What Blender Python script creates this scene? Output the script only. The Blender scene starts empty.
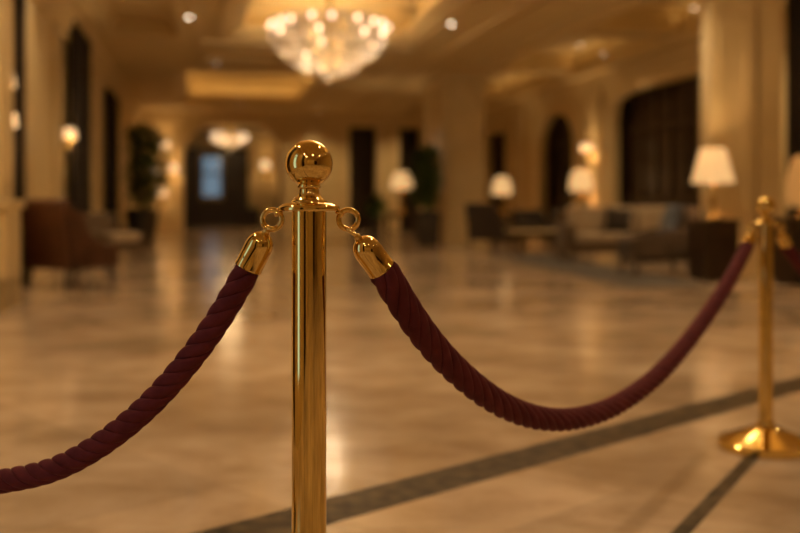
import bpy, bmesh, math, random
from mathutils import Vector, Matrix
random.seed(7)
SC = bpy.context.scene
COL = SC.collection
PI = math.pi
F = 1000.0          # focal length in pixels (45 mm on a 36 mm sensor, 800 px wide)
EYE = 0.95          # camera height
HY = 205.0          # horizon row
YAW = math.radians(11.3)
HM = Matrix.Rotation(YAW, 4, 'Z')     # hall frame: s to the right, t down the hall

def at(px, py, Y):
    return Vector(((px-400)/F*Y, Y, EYE-(py-HY)/F*Y))
def floor_at(px, py):
    return at(px, py, EYE*F/(py-HY))
def hall(s, t, z=0.0):
    return HM @ Vector((s, t, z))

# ------------------------------------------------------------------ materials
def mat(name, color, rough=0.5, metal=0.0, spec=0.5, sheen=0.0, coat=0.0, emit=None, estr=0.0):
    m = bpy.data.materials.new(name); m.use_nodes = True
    b = m.node_tree.nodes['Principled BSDF']
    b.inputs['Base Color'].default_value = (*color, 1)
    b.inputs['Roughness'].default_value = rough
    b.inputs['Metallic'].default_value = metal
    b.inputs['Specular IOR Level'].default_value = spec
    b.inputs['Sheen Weight'].default_value = sheen
    b.inputs['Coat Weight'].default_value = coat
    if emit:
        b.inputs['Emission Color'].default_value = (*emit, 1)
        b.inputs['Emission Strength'].default_value = estr
    return m

def noise_mat(name, c1, c2, scale=6.0, rough=0.5, detail=5.0, bump=0.0, bscale=60.0, spec=0.5, sheen=0.0, stretch=(1, 1, 1), metal=0.0, coat=0.0):
    m = mat(name, c1, rough, metal, spec, sheen, coat)
    nt = m.node_tree; N = nt.nodes; L = nt.links; b = N['Principled BSDF']
    tc = N.new('ShaderNodeTexCoord'); mp = N.new('ShaderNodeMapping'); mp.inputs['Scale'].default_value = stretch
    L.new(tc.outputs['Object'], mp.inputs['Vector'])
    n = N.new('ShaderNodeTexNoise'); n.inputs['Scale'].default_value = scale; n.inputs['Detail'].default_value = detail
    L.new(mp.outputs[0], n.inputs['Vector'])
    r = N.new('ShaderNodeValToRGB')
    r.color_ramp.elements[0].position = 0.35; r.color_ramp.elements[1].position = 0.68
    r.color_ramp.elements[0].color = (*c1, 1); r.color_ramp.elements[1].color = (*c2, 1)
    L.new(n.outputs['Fac'], r.inputs[0]); L.new(r.outputs[0], b.inputs['Base Color'])
    if bump:
        n2 = N.new('ShaderNodeTexNoise'); n2.inputs['Scale'].default_value = bscale; n2.inputs['Detail'].default_value = 3
        L.new(tc.outputs['Object'], n2.inputs['Vector'])
        bp = N.new('ShaderNodeBump'); bp.inputs['Strength'].default_value = bump; bp.inputs['Distance'].default_value = 0.002
        L.new(n2.outputs['Fac'], bp.inputs['Height']); L.new(bp.outputs[0], b.inputs['Normal'])
    return m

def floor_mat():
    m = mat('travertine_floor', (0.6, 0.45, 0.3), 0.17, 0, 0.30)
    nt = m.node_tree; N = nt.nodes; L = nt.links; b = N['Principled BSDF']
    tc = N.new('ShaderNodeTexCoord')
    mp = N.new('ShaderNodeMapping'); mp.inputs['Rotation'].default_value = (0, 0, -0.76)
    L.new(tc.outputs['Object'], mp.inputs['Vector'])
    br = N.new('ShaderNodeTexBrick')
    br.offset = 0.0; br.inputs['Scale'].default_value = 1.0
    br.inputs['Brick Width'].default_value = 0.95; br.inputs['Row Height'].default_value = 0.95
    br.inputs['Mortar Size'].default_value = 0.0022; br.inputs['Mortar Smooth'].default_value = 0.2
    br.inputs['Color1'].default_value = (0.42, 0.42, 0.42, 1); br.inputs['Color2'].default_value = (0.64, 0.64, 0.64, 1)
    br.inputs['Mortar'].default_value = (0.40, 0.40, 0.40, 1)
    L.new(mp.outputs[0], br.inputs['Vector'])
    mp2 = N.new('ShaderNodeMapping'); mp2.inputs['Rotation'].default_value = (0, 0, 0.35); mp2.inputs['Scale'].default_value = (1.0, 1.35, 1)
    L.new(tc.outputs['Object'], mp2.inputs['Vector'])
    n = N.new('ShaderNodeTexNoise'); n.inputs['Scale'].default_value = 2.6; n.inputs['Detail'].default_value = 10; n.inputs['Roughness'].default_value = 0.62; n.inputs['Distortion'].default_value = 0.35
    L.new(mp2.outputs[0], n.inputs['Vector'])
    r = N.new('ShaderNodeValToRGB')
    e = r.color_ramp.elements
    e[0].position = 0.30; e[0].color = (0.45, 0.335, 0.225, 1)
    e[1].position = 0.72; e[1].color = (0.69, 0.56, 0.43, 1)
    x = e.new(0.50); x.color = (0.59, 0.46, 0.335, 1)
    L.new(n.outputs['Fac'], r.inputs[0])
    mx = N.new('ShaderNodeMix'); mx.data_type = 'RGBA'; mx.blend_type = 'MULTIPLY'; mx.inputs['Factor'].default_value = 1.0
    L.new(r.outputs[0], mx.inputs['A'])
    ad = N.new('ShaderNodeMix'); ad.data_type = 'RGBA'; ad.blend_type = 'ADD'; ad.inputs['Factor'].default_value = 1.0
    ad.inputs['B'].default_value = (0.44, 0.44, 0.44, 1)
    L.new(br.outputs['Color'], ad.inputs['A']); L.new(ad.outputs['Result'], mx.inputs['B'])
    n4 = N.new('ShaderNodeTexNoise'); n4.inputs['Scale'].default_value = 0.9; n4.inputs['Detail'].default_value = 5
    L.new(mp.outputs[0], n4.inputs['Vector'])
    r4 = N.new('ShaderNodeValToRGB'); r4.color_ramp.elements[0].position = 0.36; r4.color_ramp.elements[0].color = (0.70, 0.66, 0.60, 1); r4.color_ramp.elements[1].position = 0.62; r4.color_ramp.elements[1].color = (1.08, 1.08, 1.08, 1)
    L.new(n4.outputs['Fac'], r4.inputs[0])
    m4 = N.new('ShaderNodeMix'); m4.data_type = 'RGBA'; m4.blend_type = 'MULTIPLY'; m4.inputs['Factor'].default_value = 1.0
    L.new(mx.outputs['Result'], m4.inputs['A']); L.new(r4.outputs[0], m4.inputs['B'])
    L.new(m4.outputs['Result'], b.inputs['Base Color'])
    n3 = N.new('ShaderNodeTexNoise'); n3.inputs['Scale'].default_value = 2.2; n3.inputs['Detail'].default_value = 4
    L.new(tc.outputs['Object'], n3.inputs['Vector'])
    rr = N.new('ShaderNodeMapRange'); rr.inputs['To Min'].default_value = 0.10; rr.inputs['To Max'].default_value = 0.20
    L.new(n3.outputs['Fac'], rr.inputs['Value']); L.new(rr.outputs[0], b.inputs['Roughness'])
    return m

def velvet_mat():
    m = mat('burgundy_velvet', (0.085, 0.010, 0.014), 0.8, 0, 0.2, 0.08)
    nt = m.node_tree; N = nt.nodes; L = nt.links; b = N['Principled BSDF']
    b.inputs['Sheen Tint'].default_value = (0.75, 0.25, 0.22, 1); b.inputs['Sheen Roughness'].default_value = 0.4
    tc = N.new('ShaderNodeTexCoord')
    n = N.new('ShaderNodeTexNoise'); n.inputs['Scale'].default_value = 420; n.inputs['Detail'].default_value = 4
    L.new(tc.outputs['Object'], n.inputs['Vector'])
    bp = N.new('ShaderNodeBump'); bp.inputs['Strength'].default_value = 0.35; bp.inputs['Distance'].default_value = 0.001
    L.new(n.outputs['Fac'], bp.inputs['Height']); L.new(bp.outputs[0], b.inputs['Normal'])
    r = N.new('ShaderNodeValToRGB')
    r.color_ramp.elements[0].position = 0.3; r.color_ramp.elements[0].color = (0.092, 0.015, 0.021, 1)
    r.color_ramp.elements[1].position = 0.7; r.color_ramp.elements[1].color = (0.145, 0.027, 0.036, 1)
    n2 = N.new('ShaderNodeTexNoise'); n2.inputs['Scale'].default_value = 30; n2.inputs['Detail'].default_value = 5
    L.new(tc.outputs['Object'], n2.inputs['Vector']); L.new(n2.outputs['Fac'], r.inputs[0]); L.new(r.outputs[0], b.inputs['Base Color'])
    return m

def glass_mat(tint=(0.92, 0.96, 0.97)):
    m = bpy.data.materials.new('window_glass'); m.use_nodes = True
    nt = m.node_tree; N = nt.nodes; L = nt.links
    N.remove(N['Principled BSDF'])
    t = N.new('ShaderNodeBsdfTransparent'); t.inputs['Color'].default_value = (*tint, 1)
    g = N.new('ShaderNodeBsdfGlossy'); g.inputs['Roughness'].default_value = 0.02
    f = N.new('ShaderNodeFresnel'); f.inputs['IOR'].default_value = 1.45
    x = N.new('ShaderNodeMixShader')
    L.new(f.outputs[0], x.inputs[0]); L.new(t.outputs[0], x.inputs[1]); L.new(g.outputs[0], x.inputs[2])
    L.new(x.outputs[0], N['Material Output'].inputs['Surface'])
    return m

def crystal_mat():
    m = bpy.data.materials.new('cut_crystal'); m.use_nodes = True
    nt = m.node_tree; N = nt.nodes; L = nt.links
    N.remove(N['Principled BSDF'])
    d = N.new('ShaderNodeBsdfDiffuse'); d.inputs['Color'].default_value = (0.76, 0.69, 0.60, 1)
    t = N.new('ShaderNodeBsdfTranslucent'); t.inputs['Color'].default_value = (0.78, 0.71, 0.62, 1)
    g = N.new('ShaderNodeBsdfGlossy'); g.inputs['Roughness'].default_value = 0.15
    a = N.new('ShaderNodeMixShader'); a.inputs[0].default_value = 0.6
    b = N.new('ShaderNodeMixShader'); b.inputs[0].default_value = 0.2
    L.new(d.outputs[0], a.inputs[1]); L.new(t.outputs[0], a.inputs[2])
    L.new(a.outputs[0], b.inputs[1]); L.new(g.outputs[0], b.inputs[2])
    L.new(b.outputs[0], N['Material Output'].inputs['Surface'])
    return m

WARM = (1.0, 0.60, 0.22)
WARMN = (1.0, 0.73, 0.43)
WARMW = (1.0, 0.67, 0.33)
M = dict(
    brass=noise_mat('polished_brass', (0.80, 0.58, 0.19), (0.84, 0.61, 0.21), 3, 0.06, metal=1.0),
    brass_dull=noise_mat('brushed_brass', (0.56, 0.41, 0.16), (0.62, 0.45, 0.18), 6, 0.25, metal=1.0),
    velvet=velvet_mat(),
    floor=floor_mat(),
    inlay=noise_mat('dark_marble_inlay', (0.018, 0.013, 0.008), (0.125, 0.092, 0.052), 16, 0.42, 10, spec=0.25),
    wall=noise_mat('cream_limestone_wall', (0.69, 0.54, 0.27), (0.75, 0.59, 0.31), 1.5, 0.55),
    pillar=noise_mat('polished_cream_marble', (0.66, 0.52, 0.28), (0.74, 0.59, 0.33), 2.2, 0.28, 7),
    trim=noise_mat('cream_plaster_trim', (0.73, 0.58, 0.31), (0.79, 0.63, 0.35), 3, 0.5),
    ceil=noise_mat('plaster_ceiling', (0.71, 0.56, 0.29), (0.76, 0.60, 0.32), 1.2, 0.7),
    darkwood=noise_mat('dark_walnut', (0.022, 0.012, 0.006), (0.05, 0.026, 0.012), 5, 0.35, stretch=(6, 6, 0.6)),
    drape=noise_mat('dark_brown_drape', (0.016, 0.010, 0.006), (0.030, 0.018, 0.010), 14, 0.85, sheen=0.05),
    leather=noise_mat('brown_leather', (0.060, 0.022, 0.009), (0.10, 0.036, 0.014), 7, 0.42, bump=0.2),
    darkfab=noise_mat('dark_brown_fabric', (0.028, 0.018, 0.012), (0.045, 0.030, 0.019), 20, 0.85, sheen=0.1, bump=0.2),
    taupe=noise_mat('taupe_fabric', (0.10, 0.066, 0.038), (0.14, 0.094, 0.055), 20, 0.85, sheen=0.1, bump=0.2),
    brownfab=noise_mat('brown_fabric', (0.055, 0.034, 0.018), (0.08, 0.05, 0.028), 20, 0.85, sheen=0.1, bump=0.2),
    cream=noise_mat('cream_fabric', (0.42, 0.33, 0.22), (0.50, 0.40, 0.27), 20, 0.85, sheen=0.1, bump=0.2),
    blue=noise_mat('slate_blue_fabric', (0.075, 0.095, 0.135), (0.11, 0.135, 0.18), 20, 0.8, sheen=0.1),
    rug=noise_mat('grey_wool_rug', (0.085, 0.078, 0.068), (0.13, 0.118, 0.10), 3, 0.95, 6, bump=0.4, bscale=200),
    leaf=noise_mat('dark_green_leaf', (0.035, 0.085, 0.018), (0.10, 0.18, 0.045), 5, 0.45),
    soil=noise_mat('potting_soil', (0.02, 0.013, 0.008), (0.04, 0.026, 0.016), 30, 0.95),
    bark=noise_mat('brown_stem', (0.05, 0.032, 0.018), (0.09, 0.06, 0.034), 12, 0.9),
    pot=noise_mat('charcoal_planter', (0.035, 0.028, 0.021), (0.06, 0.048, 0.036), 4, 0.4),
    glass=glass_mat(),
    tinted=glass_mat((0.42, 0.44, 0.44)),  # grey tint added to hold down the sky's brightness in the corridor window
    crystal=crystal_mat(),
    bulb=mat('lit_bulb', (1, 0.9, 0.75), 0.3, emit=(1.0, 0.74, 0.50), estr=4.0),
    shade=mat('lit_linen_shade', (0.55, 0.36, 0.18), 0.9, spec=0.1, emit=(1.0, 0.58, 0.23), estr=0.78),
    shade_amber=mat('lit_amber_shade', (0.5, 0.28, 0.10), 0.8, emit=(1.0, 0.50, 0.14), estr=0.22),
    sconce=mat('lit_sconce_shade', (0.60, 0.44, 0.26), 0.9, spec=0.1, emit=(1.0, 0.62, 0.29), estr=1.3),
    downlight=mat('lit_downlight', (1, 0.9, 0.75), 0.3, emit=(1.0, 0.80, 0.56), estr=15.0),
    downlight_dim=mat('dimmed_downlight', (1, 0.9, 0.75), 0.3, emit=(1.0, 0.70, 0.42), estr=4.5),
    white=noise_mat('white_ceramic', (0.6, 0.55, 0.48), (0.66, 0.6, 0.52), 3, 0.3),
    silver=noise_mat('silver_metal', (0.55, 0.53, 0.5), (0.6, 0.58, 0.54), 4, 0.2, metal=1.0),
)

# ------------------------------------------------------------------ mesh helpers
def new(): return bmesh.new()
def hexa(bm, p):       # p: 8 points, bottom loop 0-3, top loop 4-7
    v = [bm.verts.new(q) for q in p]
    for f in ((3, 2, 1, 0), (4, 5, 6, 7), (0, 1, 5, 4), (1, 2, 6, 5), (2, 3, 7, 6), (3, 0, 4, 7)):
        bm.faces.new([v[i] for i in f])
def box(bm, x0, x1, y0, y1, z0, z1):
    hexa(bm, [(x0, y0, z0), (x1, y0, z0), (x1, y1, z0), (x0, y1, z0), (x0, y0, z1), (x1, y0, z1), (x1, y1, z1), (x0, y1, z1)])
def lathe(bm, prof, n=32, c=(0, 0, 0)):
    rings = []
    for r, z in prof:
        if r < 1e-5:
            rings.append([bm.verts.new((c[0], c[1], c[2]+z))])
        else:
            rings.append([bm.verts.new((c[0]+r*math.cos(2*PI*i/n), c[1]+r*math.sin(2*PI*i/n), c[2]+z)) for i in range(n)])
    for a, b in zip(rings, rings[1:]):
        for i in range(n):
            j = (i+1) % n
            if len(a) == 1 and len(b) == 1: continue
            if len(a) == 1: bm.faces.new((a[0], b[j], b[i]))
            elif len(b) == 1: bm.faces.new((a[i], a[j], b[0]))
            else: bm.faces.new((a[i], a[j], b[j], b[i]))
    return rings
def sphere_prof(r, zc, n=20, a0=-90, a1=90):
    return [(r*math.cos(math.radians(a0+(a1-a0)*i/n)), zc+r*math.sin(math.radians(a0+(a1-a0)*i/n))) for i in range(n+1)]
def torus(bm, R, r, mtx, n=32, k=12, arc=2*PI):
    full = arc > 2*PI-1e-4
    rings = []
    for i in range(n if full else n+1):
        a = arc*i/n
        rings.append([bm.verts.new(mtx @ Vector(((R+r*math.cos(2*PI*j/k))*math.cos(a), (R+r*math.cos(2*PI*j/k))*math.sin(a), r*math.sin(2*PI*j/k)))) for j in range(k)])
    m = len(rings)
    for i in range(m if full else m-1):
        A, B = rings[i], rings[(i+1) % m]
        for j in range(k):
            bm.faces.new((A[j], B[j], B[(j+1) % k], A[(j+1) % k]))
    if not full:
        bm.faces.new(rings[0]); bm.faces.new(rings[-1][::-1])
def tube(bm, pts, r, k=10, radii=None):
    pts = [Vector(p) for p in pts]
    t0 = (pts[1]-pts[0]).normalized()
    up = Vector((0, 0, 1)) if abs(t0.z) < 0.9 else Vector((1, 0, 0))
    nrm = (up-t0*up.dot(t0)).normalized()
    rings = []
    for i, p in enumerate(pts):
        t = (pts[min(i+1, len(pts)-1)]-pts[max(i-1, 0)]).normalized()
        nrm = (nrm-t*nrm.dot(t)).normalized(); bi = t.cross(nrm)
        rr = radii[i] if radii else r
        rings.append([bm.verts.new(p+(nrm*math.cos(2*PI*j/k)+bi*math.sin(2*PI*j/k))*rr) for j in range(k)])
    for A, B in zip(rings, rings[1:]):
        for j in range(k):
            bm.faces.new((A[j], A[(j+1) % k], B[(j+1) % k], B[j]))
    bm.faces.new(rings[0][::-1]); bm.faces.new(rings[-1])
def obj(name, bm, m, parent=None, smooth=False, bevel=0.0, seg=2, sub=0):
    bmesh.ops.recalc_face_normals(bm, faces=bm.faces)
    me = bpy.data.meshes.new(name); bm.to_mesh(me); bm.free()
    if smooth:
        for p in me.polygons: p.use_smooth = True
    me.materials.append(M[m] if isinstance(m, str) else m)
    o = bpy.data.objects.new(name, me); COL.objects.link(o)
    if parent: o.parent = parent
    if bevel:
        b = o.modifiers.new('bevel', 'BEVEL'); b.width = bevel; b.segments = seg; b.limit_method = 'ANGLE'
        if smooth: b.harden_normals = False
    if sub:
        s = o.modifiers.new('sub', 'SUBSURF'); s.levels = sub; s.render_levels = sub
    return o
def auto_smooth(o, ang=35):
    for p in o.data.polygons: p.use_smooth = True
    o.data.set_sharp_from_angle(angle=math.radians(ang))
    return o
def tag(o, label, cat, group=None, kind=None):
    o['label'] = label; o['category'] = cat
    if group: o['group'] = group
    if kind: o['kind'] = kind
    return o
def thing(name, label, cat, loc=(0, 0, 0), rz=0.0, group=None, scale=1.0):
    o = bpy.data.objects.new(name, None); COL.objects.link(o)
    o.location = loc; o.rotation_euler = (0, 0, rz); o.scale = (scale,)*3
    o.empty_display_size = 0.1
    return tag(o, label, cat, group)
def dup(o, label=None, loc=None, rz=None, group=None, scale=None):
    def cp(a, par):
        c = a.copy(); COL.objects.link(c)
        if par: c.parent = par
        for ch in list(a.children): cp(ch, c)
        return c
    r = cp(o, None)
    if loc is not None: r.location = loc
    if rz is not None: r.rotation_euler = (0, 0, rz)
    if scale is not None: r.scale = (scale,)*3
    if label: r['label'] = label
    if group: r['group'] = group
    elif 'group' in r and group == '': del r['group']
    return r
def struct(name, bm, m, label, cat, hallspace=True, smooth=False, bevel=0.0, parent=None):
    if hallspace: bm.transform(HM)
    o = obj(name, bm, m, parent, smooth, bevel)
    if parent is None:
        tag(o, label, cat, kind='structure')
    return o
def light(kind, name, loc, energy, color=WARM, size=0.1, size_y=None, rot=(0, 0, 0), spot=None, blend=0.5):
    d = bpy.data.lights.new(name, kind); d.energy = energy; d.color = color
    if kind == 'AREA':
        d.size = size
        if size_y: d.shape = 'RECTANGLE'; d.size_y = size_y
    else:
        d.shadow_soft_size = size
    if kind == 'SPOT': d.spot_size = math.radians(spot or 90); d.spot_blend = blend
    o = bpy.data.objects.new(name, d); COL.objects.link(o); o.location = loc; o.rotation_euler = rot
    return o

# ------------------------------------------------------------------ walls with arched openings
def wall_run(bm, a0, a1, zt, ops, f, d0, d1):
    """wall along coordinate a from a0 to a1; ops: (b0, b1, spring, rise, sill); f(a, d, z) -> point"""
    def blk(b0, b1, z00, z01, z10, z11):
        hexa(bm, [f(b0, d0, z00), f(b1, d0, z10), f(b1, d1, z10), f(b0, d1, z00), f(b0, d0, z01), f(b1, d0, z11), f(b1, d1, z11), f(b0, d1, z01)])
    cur = a0
    for (b0, b1, sp, rise, sill) in sorted(ops):
        if b0 > cur: blk(cur, b0, 0, zt, 0, zt)
        if sill > 0: blk(b0, b1, 0, sill, 0, sill)
        n = 40 if rise else 1
        e = 5 if b1-b0 > 4 else 2
        g = lambda k: sp+rise*max(0, 1-abs(2*k/n-1)**e)**(1/e)
        for k in range(n):
            x0, x1 = b0+(b1-b0)*k/n, b0+(b1-b0)*(k+1)/n
            blk(x0, x1, g(k) if rise else sp, zt, g(k+1) if rise else sp, zt)
        cur = b1
    if cur < a1: blk(cur, a1, 0, zt, 0, zt)
def arch_trim(bm, op, f, d0, d1, w):
    b0, b1, sp, rise, sill = op
    c = (b0+b1)/2; h = (b1-b0)/2
    inn = [(b0, sill)]; out = [(b0-w, sill)]
    n = 24
    if rise:
        for k in range(n+1):
            a = PI-PI*k/n
            pw = 0.4 if b1-b0 > 4 else 1.0
            ca, sa = math.copysign(abs(math.cos(a))**pw, math.cos(a)), max(0, math.sin(a))**pw
            inn.append((c+h*ca, sp+rise*sa)); out.append((c+(h+w)*ca, sp+(rise+w)*sa))
    else:
        inn += [(b0, sp), (b1, sp)]; out += [(b0-w, sp+w), (b1+w, sp+w)]
    inn.append((b1, sill)); out.append((b1+w, sill))
    for i in range(len(inn)-1):
        p = [inn[i], inn[i+1], out[i+1], out[i]]
        hexa(bm, [f(a, d0, z) for a, z in p]+[f(a, d1, z) for a, z in p])
f_side = lambda a, d, z: (d, a, z)      # wall along the hall: a = t, d = s
f_end = lambda a, d, z: (a, d, z)       # wall across the hall: a = s, d = t

SL, SR, TE, TB, ZC = -2.2, 9.5, 35.0, -9.0, 5.0
CE = 47.0           # end of the corridor beyond the arch

# floor
bm = new(); box(bm, -3.2, 11.0, TB-0.4, CE+0.4, -0.12, 0.0)
struct('floor', bm, 'floor', 'polished beige travertine lobby floor reflecting the lamps', 'floor')
def strip(name, p, q, w, label):
    p = Vector(p); q = Vector(q); d = (q-p).normalized(); n = Vector((-d.y, d.x))*w/2
    bm = new(); a = [p+n, p-n, q-n, q+n]
    hexa(bm, [(v.x, v.y, -0.01) for v in a]+[(v.x, v.y, 0.0012) for v in a])
    return struct(name, bm, 'inlay', label, 'floor inlay', hallspace=False)
d1 = Vector((2.25, 2.12)).normalized(); c1 = Vector((-0.128, 3.195))
strip('trim_1', c1-d1*2.2, c1+d1*9.5, 0.205, 'wide dark marble band crossing the pale floor diagonally')
p2 = floor_at(683, 531).to_2d(); q2 = floor_at(744, 466).to_2d(); d2 = (q2-p2).normalized()
strip('trim_2', p2-d2*8.5, q2+d2*0.25, 0.05, 'thin dark marble line running up to the far post base')  # near end lengthened out of view to mirror as a dark line in the post

# left wall with draped openings and one daylight window beside the camera
L_OPS = []
W_L = (0.7, 1.5, 3.0, 0, 0.04)
bm = new(); wall_run(bm, TB, TE, ZC, L_OPS+[W_L], f_side, SL-0.45, SL)
struct('wall_left', bm, 'wall', 'long cream stone wall hung with dark drapes on the left', 'wall')
bm = new()
for op in L_OPS+[W_L]: arch_trim(bm, op, f_side, SL-0.05, SL+0.07, 0.16)
struct('trim_3', bm, 'trim', 'cream moulding framing the daylight window beside the viewer', 'trim')
# back side of the hall, behind the camera
B_OPS = [(3.9, 6.9, 3.4, 0, 0)]  # unseen wide doors sized to mirror as a dark line in the post
bm = new(); wall_run(bm, SL, SR, ZC, B_OPS, f_end, TB-0.4, TB)
struct('wall_front', bm, 'wall', 'cream stone wall behind the viewer with wide dark doors', 'wall')
for i, (b0, b1, zz, _, _) in enumerate(B_OPS):
    bm = new(); box(bm, b0, b1, TB-0.25, TB-0.15, 0, zz)
    struct('door_%d' % (i+1), bm, 'darkwood', 'unseen wide walnut doors behind the viewer, darkening the post reflection', 'door')
# end wall with the arch to the corridor, two tall dark doorways
A_END = (-0.55, 2.85, 2.55, 1.35, 0)
E_OPS = [A_END, (5.15, 6.15, 4.05, 0, 0), (6.95, 7.75, 3.7, 0, 0)]
bm = new(); wall_run(bm, SL-0.4, SR+0.4, ZC, E_OPS, f_end, TE, TE+0.4)
struct('wall_back', bm, 'wall', 'far cream end wall with a wide arch to the corridor', 'wall')
bm = new()
for op in E_OPS: arch_trim(bm, op, f_end, TE-0.12, TE+0.05, 0.2)
struct('trim_4', bm, 'trim', 'cream mouldings around the far arch and tall doorways', 'trim')
# right wall with arches
R_OPS = [(16.6, 22.0, 2.9, 0.6, 0), (24.4, 27.0, 2.5, 0.95, 0), (30.2, 32.4, 3.3, 0, 0)]
bm = new(); wall_run(bm, TB, TE, ZC, R_OPS, f_side, SR, SR+0.15)
struct('wall_right', bm, 'wall', 'cream stone side wall with dark arches behind the seating', 'wall')
bm = new()
for op in R_OPS: arch_trim(bm, op, f_side, SR-0.09, SR+0.05, 0.26)
arch_trim(bm, R_OPS[1], f_side, SR-0.05, SR+0.05, 0.62)
struct('trim_5', bm, 'trim', 'cream mouldings around the arches of the right side wall', 'trim')
# dark rooms behind the openings: walnut panels closing them
def panel(name, pts, label, m='darkwood'):
    bm = new(); box(bm, *pts)
    # raised rails so the panel reads as joinery
    return struct(name, bm, m, label, 'wall panel')
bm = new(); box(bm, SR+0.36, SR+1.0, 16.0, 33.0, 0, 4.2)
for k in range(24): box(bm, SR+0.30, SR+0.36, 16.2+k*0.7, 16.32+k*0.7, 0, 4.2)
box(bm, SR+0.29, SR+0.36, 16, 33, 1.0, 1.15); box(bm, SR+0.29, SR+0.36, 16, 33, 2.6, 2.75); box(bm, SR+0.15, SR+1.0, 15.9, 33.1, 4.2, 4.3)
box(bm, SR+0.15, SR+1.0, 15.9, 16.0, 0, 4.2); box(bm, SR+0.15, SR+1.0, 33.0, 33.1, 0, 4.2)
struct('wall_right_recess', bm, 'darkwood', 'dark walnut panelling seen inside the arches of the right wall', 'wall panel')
bm = new(); box(bm, 4.9, 8.1, TE+0.9, TE+1.0, 0, 4.4)
for k in range(9): box(bm, 4.95+k*0.36, 5.03+k*0.36, TE+0.84, TE+0.9, 0, 4.4)
box(bm, 4.9, 8.1, TE+0.4, TE+1.0, 4.3, 4.4); box(bm, 4.8, 4.9, TE+0.4, TE+1.0, 0, 4.4); box(bm, 8.1, 8.2, TE+0.4, TE+1.0, 0, 4.4)
struct('wall_back_recess', bm, 'darkwood', 'dark walnut panelling inside the tall doorways of the end wall', 'wall panel')
# corridor beyond the arch
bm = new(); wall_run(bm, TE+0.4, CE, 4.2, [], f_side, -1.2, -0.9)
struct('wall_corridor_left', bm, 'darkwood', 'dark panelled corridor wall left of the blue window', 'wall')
bm = new(); wall_run(bm, TE+0.4, CE, 4.2, [], f_side, 3.5, 3.8)
struct('wall_corridor_right', bm, 'wall', 'cream corridor wall on the right beyond the arch', 'wall')
W_C = (0.05, 1.0, 3.25, 0, 1.3)
bm = new(); wall_run(bm, -1.2, 3.8, 4.2, [W_C], f_end, CE, CE+0.25)
struct('wall_corridor_end', bm, 'wall', 'far corridor wall around the blue window', 'wall')
bm = new()
box(bm, -0.9, 0.0, CE-0.08, CE, 0, 3.6); box(bm, 1.05, 2.2, CE-0.08, CE, 0, 3.6); box(bm, 0.0, 1.05, CE-0.08, CE, 0, 1.2); box(bm, 0.0, 1.05, CE-0.08, CE, 3.35, 3.6)
struct('trim_6', bm, 'darkwood', 'dark wood panelling around the blue corridor window', 'trim')
bm = new(); box(bm, -1.2, 3.8, TE+0.4, CE, 4.2, 4.35)
struct('ceiling_corridor', bm, 'ceil', 'plaster ceiling of the corridor beyond the arch', 'ceiling')
def window(name, op, f, d, label, cross):
    b0, b1, z1, _, z0 = op
    bm = new(); box_f = lambda a0, a1, za, zb, e: hexa(bm, [f(a0, d-e, za), f(a1, d-e, za), f(a1, d+e, za), f(a0, d+e, za), f(a0, d-e, zb), f(a1, d-e, zb), f(a1, d+e, zb), f(a0, d+e, zb)])
    w = 0.07
    box_f(b0, b0+w, z0, z1, 0.05); box_f(b1-w, b1, z0, z1, 0.05); box_f(b0, b1, z0, z0+w, 0.05); box_f(b0, b1, z1-w, z1, 0.05)
    for c in cross: box_f(b0, b1, c-0.05, c+0.05, 0.045)
    if b1-b0 > 1.5: box_f((b0+b1)/2-0.03, (b0+b1)/2+0.03, z0, z1, 0.045)
    o = struct(name, bm, 'darkwood', label, 'window')
    bm = new(); hexa(bm, [f(b0, d-0.006, z0), f(b1, d-0.006, z0), f(b1, d+0.006, z0), f(b0, d+0.006, z0), f(b0, d-0.006, z1), f(b1, d-0.006, z1), f(b1, d+0.006, z1), f(b0, d+0.006, z1)])
    bm.transform(HM); obj('pane', bm, 'tinted' if d > 10 else 'glass', o)
    return o
window('window_1', W_C, f_end, CE+0.12, 'tall window glowing blue at the end of the corridor', [2.4])
window('window_2', W_L, f_side, SL-0.2, 'tall daylight window in the left wall beside the viewer', [2.3])

# ceiling: slab plus coffer beams
bm = new(); box(bm, SL-0.45, SR+0.45, TB-0.4, TE+0.4, ZC, ZC+0.2)
struct('ceiling', bm, 'ceil', 'cream plaster ceiling slab over the coffers', 'ceiling')
ZB = 4.15
def stepped(bm, s0, s1, t0, t1, zb, zt=ZC):
    box(bm, s0, s1, t0, t1, zb, zt)
bm = new()
box(bm, SL, -0.65, TB, 11.6, ZB, ZC); box(bm, SL, -0.65, 19.4, TE, ZB, ZC)     # left border
box(bm, SL, -1.6, 11.6, 19.4, ZB, ZC); box(bm, -1.6, -0.4, 11.6, 19.4, ZB+0.28, ZC); box(bm, -0.4, 0.5, 11.6, 19.4, ZB, ZC); box(bm, 4.2, 4.95, 11.6, 19.4, ZB, ZC)
box(bm, -1.6, -1.5, 11.6, 19.4, ZB+0.12, ZB+0.28); box(bm, -0.5, -0.4, 11.6, 19.4, ZB+0.12, ZB+0.28); box(bm, -1.5, -0.5, 19.3, 19.4, ZB+0.12, ZB+0.28)
box(bm, 4.95, 6.7, TB, TE, ZB, ZC)                       # beam over the pillars
for (t0, t1) in ((TB, -7.5), (2.0, 3.6), (10.2, 11.6), (19.4, 24.6), (32.2, TE)):
    box(bm, -0.65, 4.95, t0, t1, ZB, ZC)
box(bm, 3.35, 4.95, 24.6, 32.2, ZB, ZC)
struct('ceiling_beams', bm, 'ceil', 'broad plaster beams dividing the hall ceiling into coffers', 'ceiling')
bm = new()
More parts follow.
